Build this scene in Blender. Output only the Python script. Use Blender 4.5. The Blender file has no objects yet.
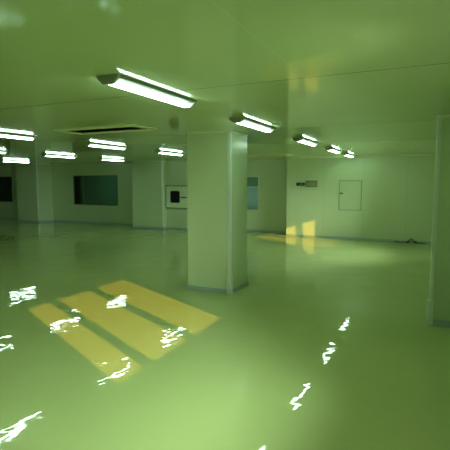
import bpy, bmesh, math, random
from mathutils import Vector, Matrix
random.seed(7)
S = bpy.context.scene
C = S.collection
H = 2.49

# ---------------------------------------------------------------- materials
def mat(name, col, rough=0.4, metal=0.0, spec=0.5, emit=None, estr=0.0):
    m = bpy.data.materials.new(name); m.use_nodes = True
    b = m.node_tree.nodes['Principled BSDF']
    b.inputs['Base Color'].default_value = (*col, 1)
    b.inputs['Roughness'].default_value = rough
    b.inputs['Metallic'].default_value = metal
    b.inputs['Specular IOR Level'].default_value = spec
    if emit:
        b.inputs['Emission Color'].default_value = (*emit, 1)
        b.inputs['Emission Strength'].default_value = estr
    return m

def N(nt, typ, **kw):
    n = nt.nodes.new(typ)
    for k, v in kw.items(): setattr(n, k, v)
    return n

def math_node(nt, op, a, b=None, c=None):
    n = N(nt, 'ShaderNodeMath', operation=op)
    for i, v in enumerate((a, b, c)):
        if v is None: continue
        if isinstance(v, (int, float)): n.inputs[i].default_value = v
        else: nt.links.new(v, n.inputs[i])
    return n.outputs[0]

def seam_mask(nt, coord, period, offset, width):
    """1 on a thin line every period metres, 0 elsewhere"""
    s = math_node(nt, 'SUBTRACT', coord, offset - period * 40)
    s = math_node(nt, 'MODULO', s, period)
    s = math_node(nt, 'SUBTRACT', s, period / 2)
    s = math_node(nt, 'ABSOLUTE', s)
    return math_node(nt, 'GREATER_THAN', s, period / 2 - width / 2)

def panel_mat(name, col, rough, seams, grain=0.04, bump=0.0, spec=0.5, scol=(0.35, 0.38, 0.22)):
    m = mat(name, col, rough, spec=spec); nt = m.node_tree
    b = nt.nodes['Principled BSDF']
    tc = N(nt, 'ShaderNodeTexCoord'); sep = N(nt, 'ShaderNodeSeparateXYZ')
    nt.links.new(tc.outputs['Object'], sep.inputs[0])
    noise = N(nt, 'ShaderNodeTexNoise'); noise.inputs['Scale'].default_value = 1.3
    noise.inputs['Detail'].default_value = 3
    nt.links.new(tc.outputs['Object'], noise.inputs['Vector'])
    ramp = N(nt, 'ShaderNodeMapRange')
    ramp.inputs['To Min'].default_value = 1 - grain; ramp.inputs['To Max'].default_value = 1 + grain
    nt.links.new(noise.outputs['Fac'], ramp.inputs['Value'])
    vm = N(nt, 'ShaderNodeVectorMath', operation='SCALE')
    vm.inputs[0].default_value = col
    nt.links.new(ramp.outputs[0], vm.inputs['Scale'])
    last = vm.outputs[0]
    for ax, per, off, wid, sc in seams:
        mask = seam_mask(nt, sep.outputs['XYZ'.index(ax)], per, off, wid)
        mx = N(nt, 'ShaderNodeMix', data_type='RGBA')
        nt.links.new(mask, mx.inputs[0]); nt.links.new(last, mx.inputs[6])
        mx.inputs[7].default_value = (*sc, 1)
        last = mx.outputs[2]
    nt.links.new(last, b.inputs['Base Color'])
    if bump:
        n2 = N(nt, 'ShaderNodeTexNoise'); n2.inputs['Scale'].default_value = 1.6
        n2.inputs['Detail'].default_value = 1
        nt.links.new(tc.outputs['Object'], n2.inputs['Vector'])
        bp = N(nt, 'ShaderNodeBump'); bp.inputs['Strength'].default_value = 1
        bp.inputs['Distance'].default_value = bump
        nt.links.new(n2.outputs['Fac'], bp.inputs['Height'])
        nt.links.new(bp.outputs[0], b.inputs['Normal'])
    return m

WALLC = (0.60, 0.69, 0.44)
M_wall = panel_mat('cream_panel', WALLC, 0.28, [('X', 1.18, -4.2, 0.006, (0.45, 0.5, 0.3))])
M_wally = panel_mat('cream_panel_side', WALLC, 0.28, [('Y', 1.18, 0.4, 0.006, (0.45, 0.5, 0.3))])
M_col = panel_mat('column_panel', WALLC, 0.25, [])
M_ceil = panel_mat('ceiling_panel', (0.58, 0.67, 0.38), 0.07,
                   [('Y', 2.95, 3.27, 0.012, (0.22, 0.26, 0.12)), ('X', 1.18, -3.25, 0.008, (0.63, 0.72, 0.42))],
                   bump=0.0006)
M_alu = mat('satin_aluminium', (0.74, 0.80, 0.72), 0.30, 0.25)
M_alud = mat('dull_aluminium_skirting', (0.42, 0.52, 0.50), 0.35, 0.3)
M_frame = mat('painted_frame', (0.72, 0.78, 0.55), 0.35)
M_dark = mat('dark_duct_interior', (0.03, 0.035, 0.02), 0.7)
M_black = mat('black_plastic', (0.01, 0.012, 0.012), 0.25)
M_house = mat('light_housing', (0.18, 0.20, 0.16), 0.5)
M_cap = mat('light_end_cap', (0.34, 0.38, 0.30), 0.45)
M_tube = mat('lit_fluorescent_tube', (0.9, 0.95, 0.9), 0.3, emit=(0.66, 1.0, 0.78), estr=24)
M_box = mat('olive_control_box', (0.30, 0.34, 0.15), 0.4)
M_boxd = mat('olive_box_rim', (0.20, 0.24, 0.09), 0.5)
M_wframe = mat('dark_window_frame', (0.10, 0.14, 0.09), 0.4)
M_mark = mat('pale_sign_marks', (0.22, 0.34, 0.36), 0.5)
M_blind = mat('blind_slat', (0.86, 0.92, 0.90), 0.5)
_n = M_blind.node_tree; _t = N(_n, 'ShaderNodeBsdfTranslucent'); _t.inputs[0].default_value = (0.8, 0.9, 0.88, 1)
_x = N(_n, 'ShaderNodeMixShader'); _x.inputs[0].default_value = 0.5
_n.links.new(_n.nodes['Principled BSDF'].outputs[0], _x.inputs[1]); _n.links.new(_t.outputs[0], _x.inputs[2])
_n.links.new(_x.outputs[0], _n.nodes['Material Output'].inputs[0])
M_cable = mat('cable_rubber', (0.035, 0.04, 0.03), 0.5)
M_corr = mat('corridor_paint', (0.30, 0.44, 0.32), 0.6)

# floor: poured epoxy, glossy with a soft orange-peel waviness
M_floor = mat('green_epoxy', (0.47, 0.54, 0.22), 0.02, spec=0.9)
nt = M_floor.node_tree; b = nt.nodes['Principled BSDF']
tc = N(nt, 'ShaderNodeTexCoord')
def noise(scale, detail, rough=0.5, dist=0.0):
    n = N(nt, 'ShaderNodeTexNoise')
    n.inputs['Scale'].default_value = scale; n.inputs['Detail'].default_value = detail
    n.inputs['Roughness'].default_value = rough; n.inputs['Distortion'].default_value = dist
    nt.links.new(tc.outputs['Object'], n.inputs['Vector']); return n.outputs['Fac']
h1 = math_node(nt, 'MULTIPLY', noise(2.2, 0), 0.0055)
h2 = math_node(nt, 'MULTIPLY', noise(9.0, 0, dist=0.4), 0.0015)
hh = math_node(nt, 'ADD', h1, h2)
bp = N(nt, 'ShaderNodeBump'); bp.inputs['Strength'].default_value = 1.0
bp.inputs['Distance'].default_value = 1.0
nt.links.new(hh, bp.inputs['Height']); nt.links.new(bp.outputs[0], b.inputs['Normal'])
mr = N(nt, 'ShaderNodeMapRange'); mr.inputs['To Min'].default_value = 0.94; mr.inputs['To Max'].default_value = 1.06
nt.links.new(noise(0.8, 3), mr.inputs['Value'])
vm = N(nt, 'ShaderNodeVectorMath', operation='SCALE'); vm.inputs[0].default_value = (0.47, 0.54, 0.22)
nt.links.new(mr.outputs[0], vm.inputs['Scale']); nt.links.new(vm.outputs[0], b.inputs['Base Color'])

def glass_mat(name, tint, refl=0.06):
    m = bpy.data.materials.new(name); m.use_nodes = True; n = m.node_tree
    n.nodes.clear()
    out = N(n, 'ShaderNodeOutputMaterial'); tr = N(n, 'ShaderNodeBsdfTransparent')
    gl = N(n, 'ShaderNodeBsdfGlossy'); mix = N(n, 'ShaderNodeMixShader'); fr = N(n, 'ShaderNodeFresnel')
    fr.inputs['IOR'].default_value = 1.45
    tr.inputs[0].default_value = (*tint, 1); gl.inputs['Roughness'].default_value = 0.03
    n.links.new(fr.outputs[0], mix.inputs[0]); n.links.new(tr.outputs[0], mix.inputs[1])
    n.links.new(gl.outputs[0], mix.inputs[2]); n.links.new(mix.outputs[0], out.inputs[0])
    return m
M_glass = glass_mat('clear_glass', (0.97, 0.98, 0.97))
M_glassd = glass_mat('tinted_glass', (0.55, 0.68, 0.62))

# ---------------------------------------------------------------- mesh helpers
class MB:
    def __init__(self): self.bm = bmesh.new()
    def box(self, x0, x1, y0, y1, z0, z1):
        vs = [self.bm.verts.new(p) for p in ((x0,y0,z0),(x1,y0,z0),(x1,y1,z0),(x0,y1,z0),(x0,y0,z1),(x1,y0,z1),(x1,y1,z1),(x0,y1,z1))]
        for f in ((3,2,1,0),(4,5,6,7),(0,1,5,4),(1,2,6,5),(2,3,7,6),(3,0,4,7)):
            self.bm.faces.new([vs[i] for i in f])
        return self
    def prism(self, pts, axis, a0, a1):
        """extrude a closed 2D outline along an axis ('Y': pts are x,z; 'Z': x,y; 'X': y,z)"""
        def P(p, a): return {'Y': (p[0], a, p[1]), 'Z': (p[0], p[1], a), 'X': (a, p[0], p[1])}[axis]
        A = [self.bm.verts.new(P(p, a0)) for p in pts]; B = [self.bm.verts.new(P(p, a1)) for p in pts]
        n = len(pts)
        self.bm.faces.new(A); self.bm.faces.new(B[::-1])
        for i in range(n): self.bm.faces.new((A[i], B[i], B[(i+1) % n], A[(i+1) % n]))
        return self
    def cyl(self, cx, cz, r, y0, y1, n=16):
        return self.prism([(cx + r*math.cos(t*2*math.pi/n), cz + r*math.sin(t*2*math.pi/n)) for t in range(n)], 'Y', y0, y1)
    def tube(self, path, r, n=6):
        rings = []
        for i, p in enumerate(path):
            p = Vector(p); d = (Vector(path[min(i+1, len(path)-1)]) - Vector(path[max(i-1, 0)])).normalized()
            up = Vector((0,0,1)) if abs(d.z) < .9 else Vector((1,0,0))
            s = d.cross(up).normalized(); u = s.cross(d)
            rings.append([self.bm.verts.new(p + r*(math.cos(2*math.pi*k/n)*s + math.sin(2*math.pi*k/n)*u)) for k in range(n)])
        for a, c in zip(rings, rings[1:]):
            for k in range(n): self.bm.faces.new((a[k], a[(k+1)%n], c[(k+1)%n], c[k]))
        self.bm.faces.new(rings[0]); self.bm.faces.new(rings[-1][::-1])
        return self
    def build(self, name, m, parent=None, bevel=0.0, smooth=False):
        bmesh.ops.recalc_face_normals(self.bm, faces=self.bm.faces)
        me = bpy.data.meshes.new(name); self.bm.to_mesh(me); self.bm.free()
        me.materials.append(m)
        if smooth:
            for p in me.polygons: p.use_smooth = True
            me.set_sharp_from_angle(angle=math.radians(40))
        o = bpy.data.objects.new(name, me); C.objects.link(o)
        if parent:
            o.parent = parent; me.transform(Matrix.Translation(-parent.location))   # mesh in its thing's own space
        if bevel:
            md = o.modifiers.new('bevel', 'BEVEL'); md.width = bevel; md.segments = 2; md.limit_method = 'ANGLE'
        return o

def empty(name, loc, label, cat, group=None):
    o = bpy.data.objects.new(name, None); C.objects.link(o); o.location = loc
    o['label'] = label; o['category'] = cat
    if group: o['group'] = group
    return o
def struct(o, label=None, cat=None):
    o['kind'] = 'structure'
    if label: o['label'] = label
    if cat: o['category'] = cat
    return o

def slab(u0, u1, v0, v1, holes):
    """rectangles covering [u0,u1]x[v0,v1] minus the holes"""
    us = sorted({u0, u1, *[h[0] for h in holes], *[h[1] for h in holes]})
    out = []
    for a, c in zip(us, us[1:]):
        m = (a + c) / 2
        cut = sorted((h[2], h[3]) for h in holes if h[0] < m < h[1])
        v = v0
        for p, q in cut:
            if p > v: out.append((a, c, v, p))
            v = q
        if v < v1: out.append((a, c, v, v1))
    return out

# ---------------------------------------------------------------- setting
X0, X1, Y0 = -20.5, 0.6, -3.0
YA = 14.15      # deep back wall
YB = 13.45      # nearer back wall on the right
struct(MB().box(X0-.3, X1+.3, Y0-.3, 17.0, -0.15, 0).build('floor', M_floor), 'glossy green poured epoxy floor', 'floor')
vents = [(-5.12, -3.65, 4.87, 5.42), (-4.70, -3.62, 7.90, 8.45), (-5.12, -3.65, 11.70, 12.25)]
L = .09
m = MB()
for a, c, p, q in slab(X0, X1, Y0, YA, [(v[0]+L, v[1]-L, v[2]+L, v[3]-L) for v in vents]): m.box(a, c, p, q, H, H+.05)
struct(m.build('ceiling', M_ceil), 'pale metal panel ceiling with thin seams', 'ceiling')

# right (window) wall, just outside the frame, with the two windows the sun comes through
ZS, ZT = 1.005, 1.89
win_r = [((1.37, 3.42), [(1.37, 1.77), (1.91, 2.56), (2.71, 3.42)]),
         ((9.85, 11.55), [(9.85, 10.60), (10.75, 11.25), (11.34, 11.55)])]
m = MB()
for a, c, p, q in slab(Y0, YB, 0, H, [(w[0][0], w[0][1], ZS, ZT) for w in win_r]): m.box(X1, X1+.05, a, c, p, q)
struct(m.build('wall_right', M_wally), 'cream panel wall with the sunlit windows', 'wall')
for i, (ext, panes) in enumerate(win_r):
    root = empty('window_%d' % (i+1), (X1+.025, ext[0], ZS), 'aluminium window letting the low sun in', 'window'); root['kind'] = 'structure'
    m = MB()
    for a, c, p, q in slab(ext[0], ext[1], ZS, ZT, [(p0, p1, ZS+.005, ZT-.005) for p0, p1 in panes]): m.box(X1+.001, X1+.049, a, c, p, q)
    m.build('window_frame', M_alu, root)
    for p0, p1 in panes: MB().box(X1+.022, X1+.027, p0, p1, ZS+.005, ZT-.005).build('pane', M_glass, root)

struct(MB().box(X0, X1, Y0-.05, Y0, 0, H).build('wall_front', M_wall), 'cream panel wall behind the viewer', 'wall')
struct(MB().box(X0-.05, X0, Y0, YA, 0, H).build('wall_left', M_wally), 'far left cream panel wall', 'wall')
# back walls
struct(MB().box(-4.2, X1+.05, YB, YA+.05, 0, H).build('wall_back', M_wall), 'nearer pale back wall on the right catching patches of sun', 'wall')
# deep back wall with three openings
W3 = (-19.2, -17.62, .79, 1.97); W4 = (-13.85, -11.50, .76, 1.99); W5 = (-6.85, -5.40, .73, 1.93)
m = MB()
for a, c, p, q in slab(X0, -4.2, 0, H, [W3, W4, W5]): m.box(a, c, YA, YA+.05, p, q)
struct(m.build('wall_back_left', M_wall), 'long pale back wall with dark windows', 'wall')
# pass box section that stands forward of the deep wall
RX0, RX1, RY = -8.85, -7.45, 13.62
struct(MB().box(RX0, RX1, RY, YA, 0, H).build('wall_recess', M_wall), 'short wall section that holds the pass box', 'wall')
# corridor behind the back windows, brightened by added fill lamps
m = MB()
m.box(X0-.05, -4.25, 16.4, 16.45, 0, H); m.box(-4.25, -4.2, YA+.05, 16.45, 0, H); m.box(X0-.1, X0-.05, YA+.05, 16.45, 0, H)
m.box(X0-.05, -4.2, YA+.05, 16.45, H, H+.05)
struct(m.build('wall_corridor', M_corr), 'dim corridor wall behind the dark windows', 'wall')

def back_window(n, W, label, gm, mull=(), fmat=None):
    fmat = fmat or M_wframe
    root = empty('window_%d' % n, ((W[0]+W[1])/2, YA, W[2]), label, 'window'); root['kind'] = 'structure'
    f = .035
    fm = MB()
    for a, c, p, q in slab(W[0], W[1], W[2], W[3], [(W[0]+f, W[1]-f, W[2]+f, W[3]-f)]): fm.box(a, c, YA-.012, YA+.045, p, q)
    fm.build('window_frame', fmat, root)
    for x in mull: MB().box(x-.03, x+.03, YA-.008, YA+.04, W[2]+f, W[3]-f).build('mullion', M_wframe, root)
    MB().box(W[0]+f, W[1]-f, YA+.018, YA+.024, W[2]+f, W[3]-f).build('pane', gm, root)
    return root
back_window(3, W3, 'dark window at the far left edge beside the left pillar', M_glassd)
back_window(4, W4, 'wide dark window between the two far pillars', M_glassd, (-13.28,))
w5 = back_window(5, W5, 'window with lowered white blind beside the main column', M_glass, (-6.2,), M_frame)
# blind: covers the lower two thirds, thin horizontal slats
bm_ = MB(); z = W5[2] + .05
while z < 1.52:
    bm_.prism([(YA+.055, z), (YA+.058, z-.001), (YA+.088, z+.038), (YA+.085, z+.039)], 'X', W5[0]+.02, W5[1]-.02); z += .045
bl = bm_.build('blind', M_blind, w5)
bl['kind'] = 'stuff'
MB().box(W5[0]+.02, W5[1]-.02, YA+.055, YA+.09, 1.52, 1.56).build('head_rail', M_blind, w5)

# skirting
def skirt(name, segs, h=.055, d=.014, mt=M_alud):
    m = MB()
    for s in segs: m.box(*s)
    return struct(m.build(name, mt), 'grey aluminium skirting strip along the wall foot', 'skirting')
sh, sd = .06, .015
skirt('baseboard_back', [(-4.2, X1, YB-sd, YB, 0, sh)])
skirt('baseboard_back_left', [(X0, -16.35, YA-sd, YA, 0, sh), (-15.1, -10.2, YA-sd, YA, 0, sh), (RX1, -4.2-.001, YA-sd, YA, 0, sh)])
skirt('baseboard_recess', [(RX0+.05, RX1, RY-sd, RY, 0, sh)])
skirt('baseboard_right', [(X1-sd, X1, Y0, 5.68, 0, sh), (X1-sd, X1, 6.5, YB-sd, 0, sh)])
# thin coving where back walls meet the ceiling
def cove(name, x0, x1, y):
    return struct(MB().prism([(y, H), (y-.035, H), (y-.03, H-.01), (y-.01, H-.03), (y, H-.035)], 'X', x0, x1).build(name, M_frame), 'slim coving at the top of the back wall', 'coving')
cove('trim_1', -4.2, X1, YB)
cove('trim_2', -15.1, -10.2, YA)
cove('trim_3', RX1, -4.2-.001, YA)
cove('trim_4', RX0+.05, RX1, RY)
cove('trim_5', X0, -16.35, YA)

# ---------------------------------------------------------------- columns
def column(x0, x1, y0, y1, label, corners, guard=0.0, back=False, guard_corners=()):
    root = empty('column', ((x0+x1)/2, (y0+y1)/2, 0), label, 'column')
    MB().box(x0, x1, y0, y1, 0, H).build('panel_body', M_col, root)
    t = .006; w = .045; r = .012
    for (cx, cy, sx, sy) in corners:      # sx, sy: outward direction of the corner
        g = MB()
        # rounded L-shaped aluminium corner profile
        pts = [(cx - sx*w, cy + sy*t), (cx - sx*w, cy), (cx, cy), (cx, cy - sy*w), (cx + sx*t, cy - sy*w)]
        arc = [(cx + sx*(t - r + r*math.cos(a)), cy + sy*(t - r + r*math.sin(a))) for a in [k*math.pi/12 for k in range(0, 7)]]
        pts = pts[:1] + [pts[1], (cx-sx*.001, cy), (cx, cy-sy*.001)] + pts[3:5] + arc
        g.prism(pts, 'Z', 0.0, H - .001)
        g.build('corner_trim', M_alu, root, smooth=True)
    for (cx, cy, sx, sy) in guard_corners:
        t2 = .022; w2 = .05
        g = MB().prism([(cx - sx*w2, cy + sy*t2), (cx - sx*w2, cy + sy*t), (cx + sx*t, cy + sy*t), (cx + sx*t, cy - sy*w2),
                        (cx + sx*t2, cy - sy*w2), (cx + sx*t2, cy + sy*t2*.5), (cx + sx*t2*.5, cy + sy*t2)], 'Z', 0.0, guard)
        g.build('corner_guard', M_alu, root, bevel=.003)
    k = .02; hs = .075
    s = MB()
    yb = y1 if back else y1 + k
    s.box(x0-k, x1+k, y0-k, y0, 0, hs).box(x0-k, x0, y0, yb, 0, hs)
    s.box(x1, x1+k if x1 < .55 else x1, y0, yb, 0, hs) if x1 < .55 else None
    if not back: s.box(x0-k, x1+k, y1, y1+k, 0, hs)
    s.build('skirting', M_alud, root, bevel=.004)
    s = MB(); s.box(x0-.008, (x1+.008) if x1 < .55 else x1, y0-.008, y0, H-.03, H)
    if x1 < .55: s.box(x1, x1+.008, y0, y1, H-.03, H)
    s.build('top_trim', M_frame, root)
    return root
column(-3.50, -2.755, 6.0, 6.66, 'large square cream column in the middle of the room', [(-2.755, 6.0, 1, -1)],
       guard=.30, guard_corners=[(-2.755, 6.0, 1, -1)])
column(0.02, X1, 5.72, 6.46, 'dark green shaded column cut off by the right edge', [(0.02, 5.72, -1, -1)], guard=.30, back=False, guard_corners=[(0.02, 5.72, -1, -1)])
column(-16.35, -15.1, 13.35, YA, 'far left pillar between the two dark windows', [(-15.1, 13.35, 1, -1)], back=True)
column(-10.2, -8.85, 13.40, YA, 'wide pale far pillar left of the pass box', [(-8.85, 13.40, 1, -1)], back=True)

# ---------------------------------------------------------------- ceiling lights
def make_light():
    root = empty('ceiling_light', (0, 0, H), 'x', 'ceiling light', 'fluorescent ceiling lights')
    hl = .58
    MB().prism([(-.10, H), (.10, H), (.088, H-.020), (.028, H-.034), (-.028, H-.034), (-.088, H-.020)], 'Y', -hl+.03, hl-.03).build('housing', M_house, root, bevel=.003)
    for s in (-1, 1):
        a, c = sorted((s*(hl-.03), s*(hl)))
        MB().prism([(-.102, H), (.102, H), (.09, H-.026), (.045, H-.064), (-.045, H-.064), (-.09, H-.026)], 'Y', a, c).build('end_cap', M_cap, root, bevel=.004)
    for x in (-.022, .022):
        MB().cyl(x, H-.050, .0110, -hl+.028, hl-.028).build('tube', M_tube, root, smooth=True)
    return root
def copy_tree(o, parent=None):
    c = o.copy(); C.objects.link(c)
    if parent: c.parent = parent
    for ch in list(o.children): copy_tree(ch, c)
    return c
R1, R2, R3, R4 = -2.16, -6.2, -9.75, -13.7
lights = [
 (R1, 3.15, 'largest lit tube light on the ceiling, nearest the viewer, above left of the main column'),
 (R1, 5.46, 'lit tube light just right of the top of the main column'),
 (R1, 8.10, 'small lit tube light, second to the right of the main column'),
 (R1, 10.55, 'third lit tube light to the right of the main column'),
 (R1, 12.60, 'tiny lit tube light farthest right, close to the back wall'),
 (R2, 4.85, 'long lit tube light cut by the left edge, higher of the big left ones'),
 (R2, 7.30, 'lit tube light below the left ceiling vent, left of the main column'),
 (R2, 9.75, 'lit tube light right next to the main column over the pass box'),
 (R3, 7.10, 'short lit tube end at the left edge under the long one'),
 (R3, 9.45, 'lit tube light over the gap between far left pillar and wide dark window'),
 (R3, 11.75, 'small lit tube light over the right end of the wide dark window'),
 (R4, 11.20, 'small lit tube light in front of the far left pillar'),
 (R1, 0.70, 'lit tube light overhead behind the viewer'),
 (R1, -1.70, 'unseen tube light added well behind the viewer to brighten the near room'),  # out of view, added to lift the brightness near the viewer
 (R2, 2.40, 'lit tube light out of view left of the viewer'),
 (R2, 12.2, 'lit tube light hidden behind the main column'),
]
proto = make_light()
for i, (x, y, lab) in enumerate(lights):
    o = proto if i == 0 else copy_tree(proto)
    o.location = (x, y, H); o['label'] = lab

# ---------------------------------------------------------------- ceiling vents
M_lip = mat('vent_lip', (0.82, 0.84, 0.56), 0.3)
vlabels = ['wide rectangular ceiling vent with dark slot left of the main column',
           'ceiling vent mostly hidden behind the top of the main column',
           'far ceiling vent seen as a dark slit right of the main column']
for v, lab in zip(vents, vlabels):
    root = empty('ceiling_vent', ((v[0]+v[1])/2, (v[2]+v[3])/2, H), lab, 'vent', 'ceiling vents')
    fr = MB(); x0, x1, y0, y1 = v; a, c, p, q = x0+L, x1-L, y0+L, y1-L
    for (i0, i1, j0, j1) in ((x0, x1, y0, p), (x0, x1, q, y1), (x0, a, p, q), (c, x1, p, q)): fr.box(i0, i1, j0, j1, H-.018, H)
    fr.build('frame', M_lip, root, bevel=.003)
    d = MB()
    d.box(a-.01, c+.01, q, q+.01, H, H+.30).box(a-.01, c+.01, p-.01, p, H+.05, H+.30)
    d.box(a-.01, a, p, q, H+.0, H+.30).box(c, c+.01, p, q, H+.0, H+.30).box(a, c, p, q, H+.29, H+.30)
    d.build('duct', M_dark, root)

# ---------------------------------------------------------------- things on the right back wall
root = empty('access_panel', (-2.225, YB, .87), 'square flush access hatch with small black latch on the pale back wall', 'access panel')
x0, x1, z0, z1 = -2.56, -1.89, .87, 1.77
g = MB(); w = .022
for r_ in ((x0, x1, z1-w, z1), (x0, x1, z0, z0+w), (x0, x0+w, z0+w, z1-w), (x1-w, x1, z0+w, z1-w)): g.box(r_[0], r_[1], YB-.010, YB, r_[2], r_[3])
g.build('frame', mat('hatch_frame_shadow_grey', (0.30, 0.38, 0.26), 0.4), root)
MB().box(x0+w+.006, x1-w-.006, YB-.008, YB, z0+w+.006, z1-w-.006).build('door', M_col, root, bevel=.002)
MB().box(x0+.03, x0+.12, YB-.025, YB-.008, 1.37, 1.395).build('latch', M_black, root, bevel=.003)
for zz in (1.0, 1.6): MB().box(x1-.035, x1-.012, YB-.016, YB-.008, zz, zz+.08).build('hinge', M_alud, root)

root = empty('sign_plate', (-3.75, YB, 1.60), 'small black wall plate with faint pale marks left of the olive box', 'sign')
MB().box(-3.88, -3.62, YB-.022, YB, 1.605, 1.70).build('plate', M_black, root, bevel=.004)
for a in (-3.80, -3.765, -3.715, -3.68): MB().box(a, a+.022, YB-.024, YB-.022, 1.635, 1.672).build('mark', M_mark, root)
root = empty('control_box', (-3.40, YB, 1.56), 'olive green wall box just right of the small black plate', 'control box')
MB().box(-3.575, -3.22, YB-.05, YB+.001, 1.565, 1.765).build('case', M_boxd, root, bevel=.006)
MB().box(-3.545, -3.25, YB-.055, YB-.05, 1.59, 1.725).build('cover', M_box, root, bevel=.002)

# tangled cable on the floor at the foot of the wall
path = []
for i in range(90):
    t = i/89
    x = -.95 + .85*t + .07*math.sin(t*23); y = YB-.10 + .05*math.cos(t*17) - .03*t
    z = .012 + (.05*abs(math.sin(t*14)) if .42 < t < .72 else 0)
    path.append((x, y, z))
g = MB().tube(path, .011)
g.tube([(-.62, YB-.11, .012), (-.56, YB-.09, .05), (-.52, YB-.08, .10), (-.47, YB-.085, .115), (-.43, YB-.10, .08), (-.40, YB-.12, .012), (-.30, YB-.13, .012)], .013)
c_ = g.build('cable', M_cable, smooth=True)
c_['label'] = 'dark tangled cable lying on the floor at the foot of the right back wall'; c_['category'] = 'cable'
c2 = MB().box(-.60, -.53, YB-.20, YB-.14, .0, .03).build('cable_plug', M_cable, c_, bevel=.006)

# pass box left of the main column
M_edgeshade = mat('pass_box_edge_shade', (0.22, 0.28, 0.18), 0.5)  # dark rim colour stands in for the shadow lines around the door
root = empty('pass_box', (-8.25, RY, .80), 'pale pass box with dark rounded viewing pane left of the main column', 'pass box')
px0, px1, pz0, pz1 = -8.84, -7.62, .76, 1.60
MB().box(px0, px1, RY-.05, RY, pz0, pz1).build('frame', M_edgeshade, root, bevel=.01)
MB().box(px0+.035, px1-.035, RY-.062, RY-.05, pz0+.035, pz1-.035).build('door', mat('pass_box_door', (0.74, 0.80, 0.58), 0.3), root, bevel=.004)
def rrect(x0, x1, z0, z1, r):
    out = []
    for cx, cz, a0 in ((x1-r, z1-r, 0), (x0+r, z1-r, 90), (x0+r, z0+r, 180), (x1-r, z0+r, 270)):
        for k in range(5):
            a = math.radians(a0 + k*22.5); out.append((cx + r*math.cos(a), cz + r*math.sin(a)))
    return out
MB().prism(rrect(-8.62, -8.23, .97, 1.40, .05), 'Y', RY-.070, RY-.062).build('viewing_pane', M_black, root)
h_ = MB(); h_.box(-8.18, -7.93, RY-.10, RY-.082, 1.155, 1.19).box(-8.17, -8.145, RY-.083, RY-.062, 1.16, 1.185).box(-7.965, -7.94, RY-.083, RY-.062, 1.16, 1.185)
h_.build('handle', M_black, root, bevel=.003)

# ---------------------------------------------------------------- light and camera
sun = bpy.data.lights.new('sun', 'SUN'); sun.energy = 6.8; sun.angle = math.radians(0.6); sun.color = (1.0, 0.57, 0.07)
so = bpy.data.objects.new('sun', sun); C.objects.link(so)
so.rotation_euler = Vector((-1.0, 0.49, -0.34)).to_track_quat('-Z', 'Y').to_euler()
w = bpy.data.worlds.new('sky'); S.world = w; w.use_nodes = True
wn = w.node_tree; bg = wn.nodes['Background']
tc = N(wn, 'ShaderNodeTexCoord'); sp = N(wn, 'ShaderNodeSeparateXYZ'); wn.links.new(tc.outputs['Generated'], sp.inputs[0])
cr = N(wn, 'ShaderNodeValToRGB'); cr.color_ramp.elements[0].position = .46; cr.color_ramp.elements[0].color = (0.05, 0.07, 0.038, 1)
cr.color_ramp.elements[1].position = .54; cr.color_ramp.elements[1].color = (0.72, 0.95, 0.80, 1)
mp = N(wn, 'ShaderNodeMapRange'); mp.inputs['From Min'].default_value = -1; wn.links.new(sp.outputs['Z'], mp.inputs['Value'])
wn.links.new(mp.outputs[0], cr.inputs[0]); wn.links.new(cr.outputs[0], bg.inputs[0])
bg.inputs[1].default_value = 46.0
for ext, panes in win_r:                 # light portals on the two outside windows
    al = bpy.data.lights.new('window_portal', 'AREA'); al.shape = 'RECTANGLE'; al.size = ext[1]-ext[0]; al.size_y = ZT-ZS
    al.cycles.is_portal = True
    ao = bpy.data.objects.new('window_portal', al); C.objects.link(ao)
    ao.location = (X1+.08, (ext[0]+ext[1])/2, (ZS+ZT)/2); ao.rotation_euler = Vector((-1, 0, 0)).to_track_quat('-Z', 'Y').to_euler()
# unseen fill lamps added in the corridor to brighten the panes and blind
for lx, e in ((-6.0, 11), (-13.5, 7)):
    al = bpy.data.lights.new('corridor_fill', 'AREA'); al.size = .3; al.energy = e; al.color = (0.55, 1.0, 0.72)
    ao = bpy.data.objects.new('corridor_fill', al); C.objects.link(ao); ao.location = (lx, 14.75 if lx > -10 else 15.3, H-.03)

cam = bpy.data.cameras.new('camera'); cam.sensor_width = 36; cam.lens = 437/450*36; cam.clip_end = 100
co = bpy.data.objects.new('camera', cam); C.objects.link(co); S.camera = co
co.location = (0, 0, 1.72)
co.rotation_euler = (math.radians(90 - 5.62), 0, math.radians(25.35))
S.view_settings.view_transform = 'Standard'; S.view_settings.look = 'None'
S.view_settings.gamma = 1; S.view_settings.use_curve_mapping = False
S.view_settings.exposure = 0.0
S.cycles.max_bounces = 10; S.cycles.diffuse_bounces = 6; S.cycles.glossy_bounces = 5; S.cycles.transparent_max_bounces = 12
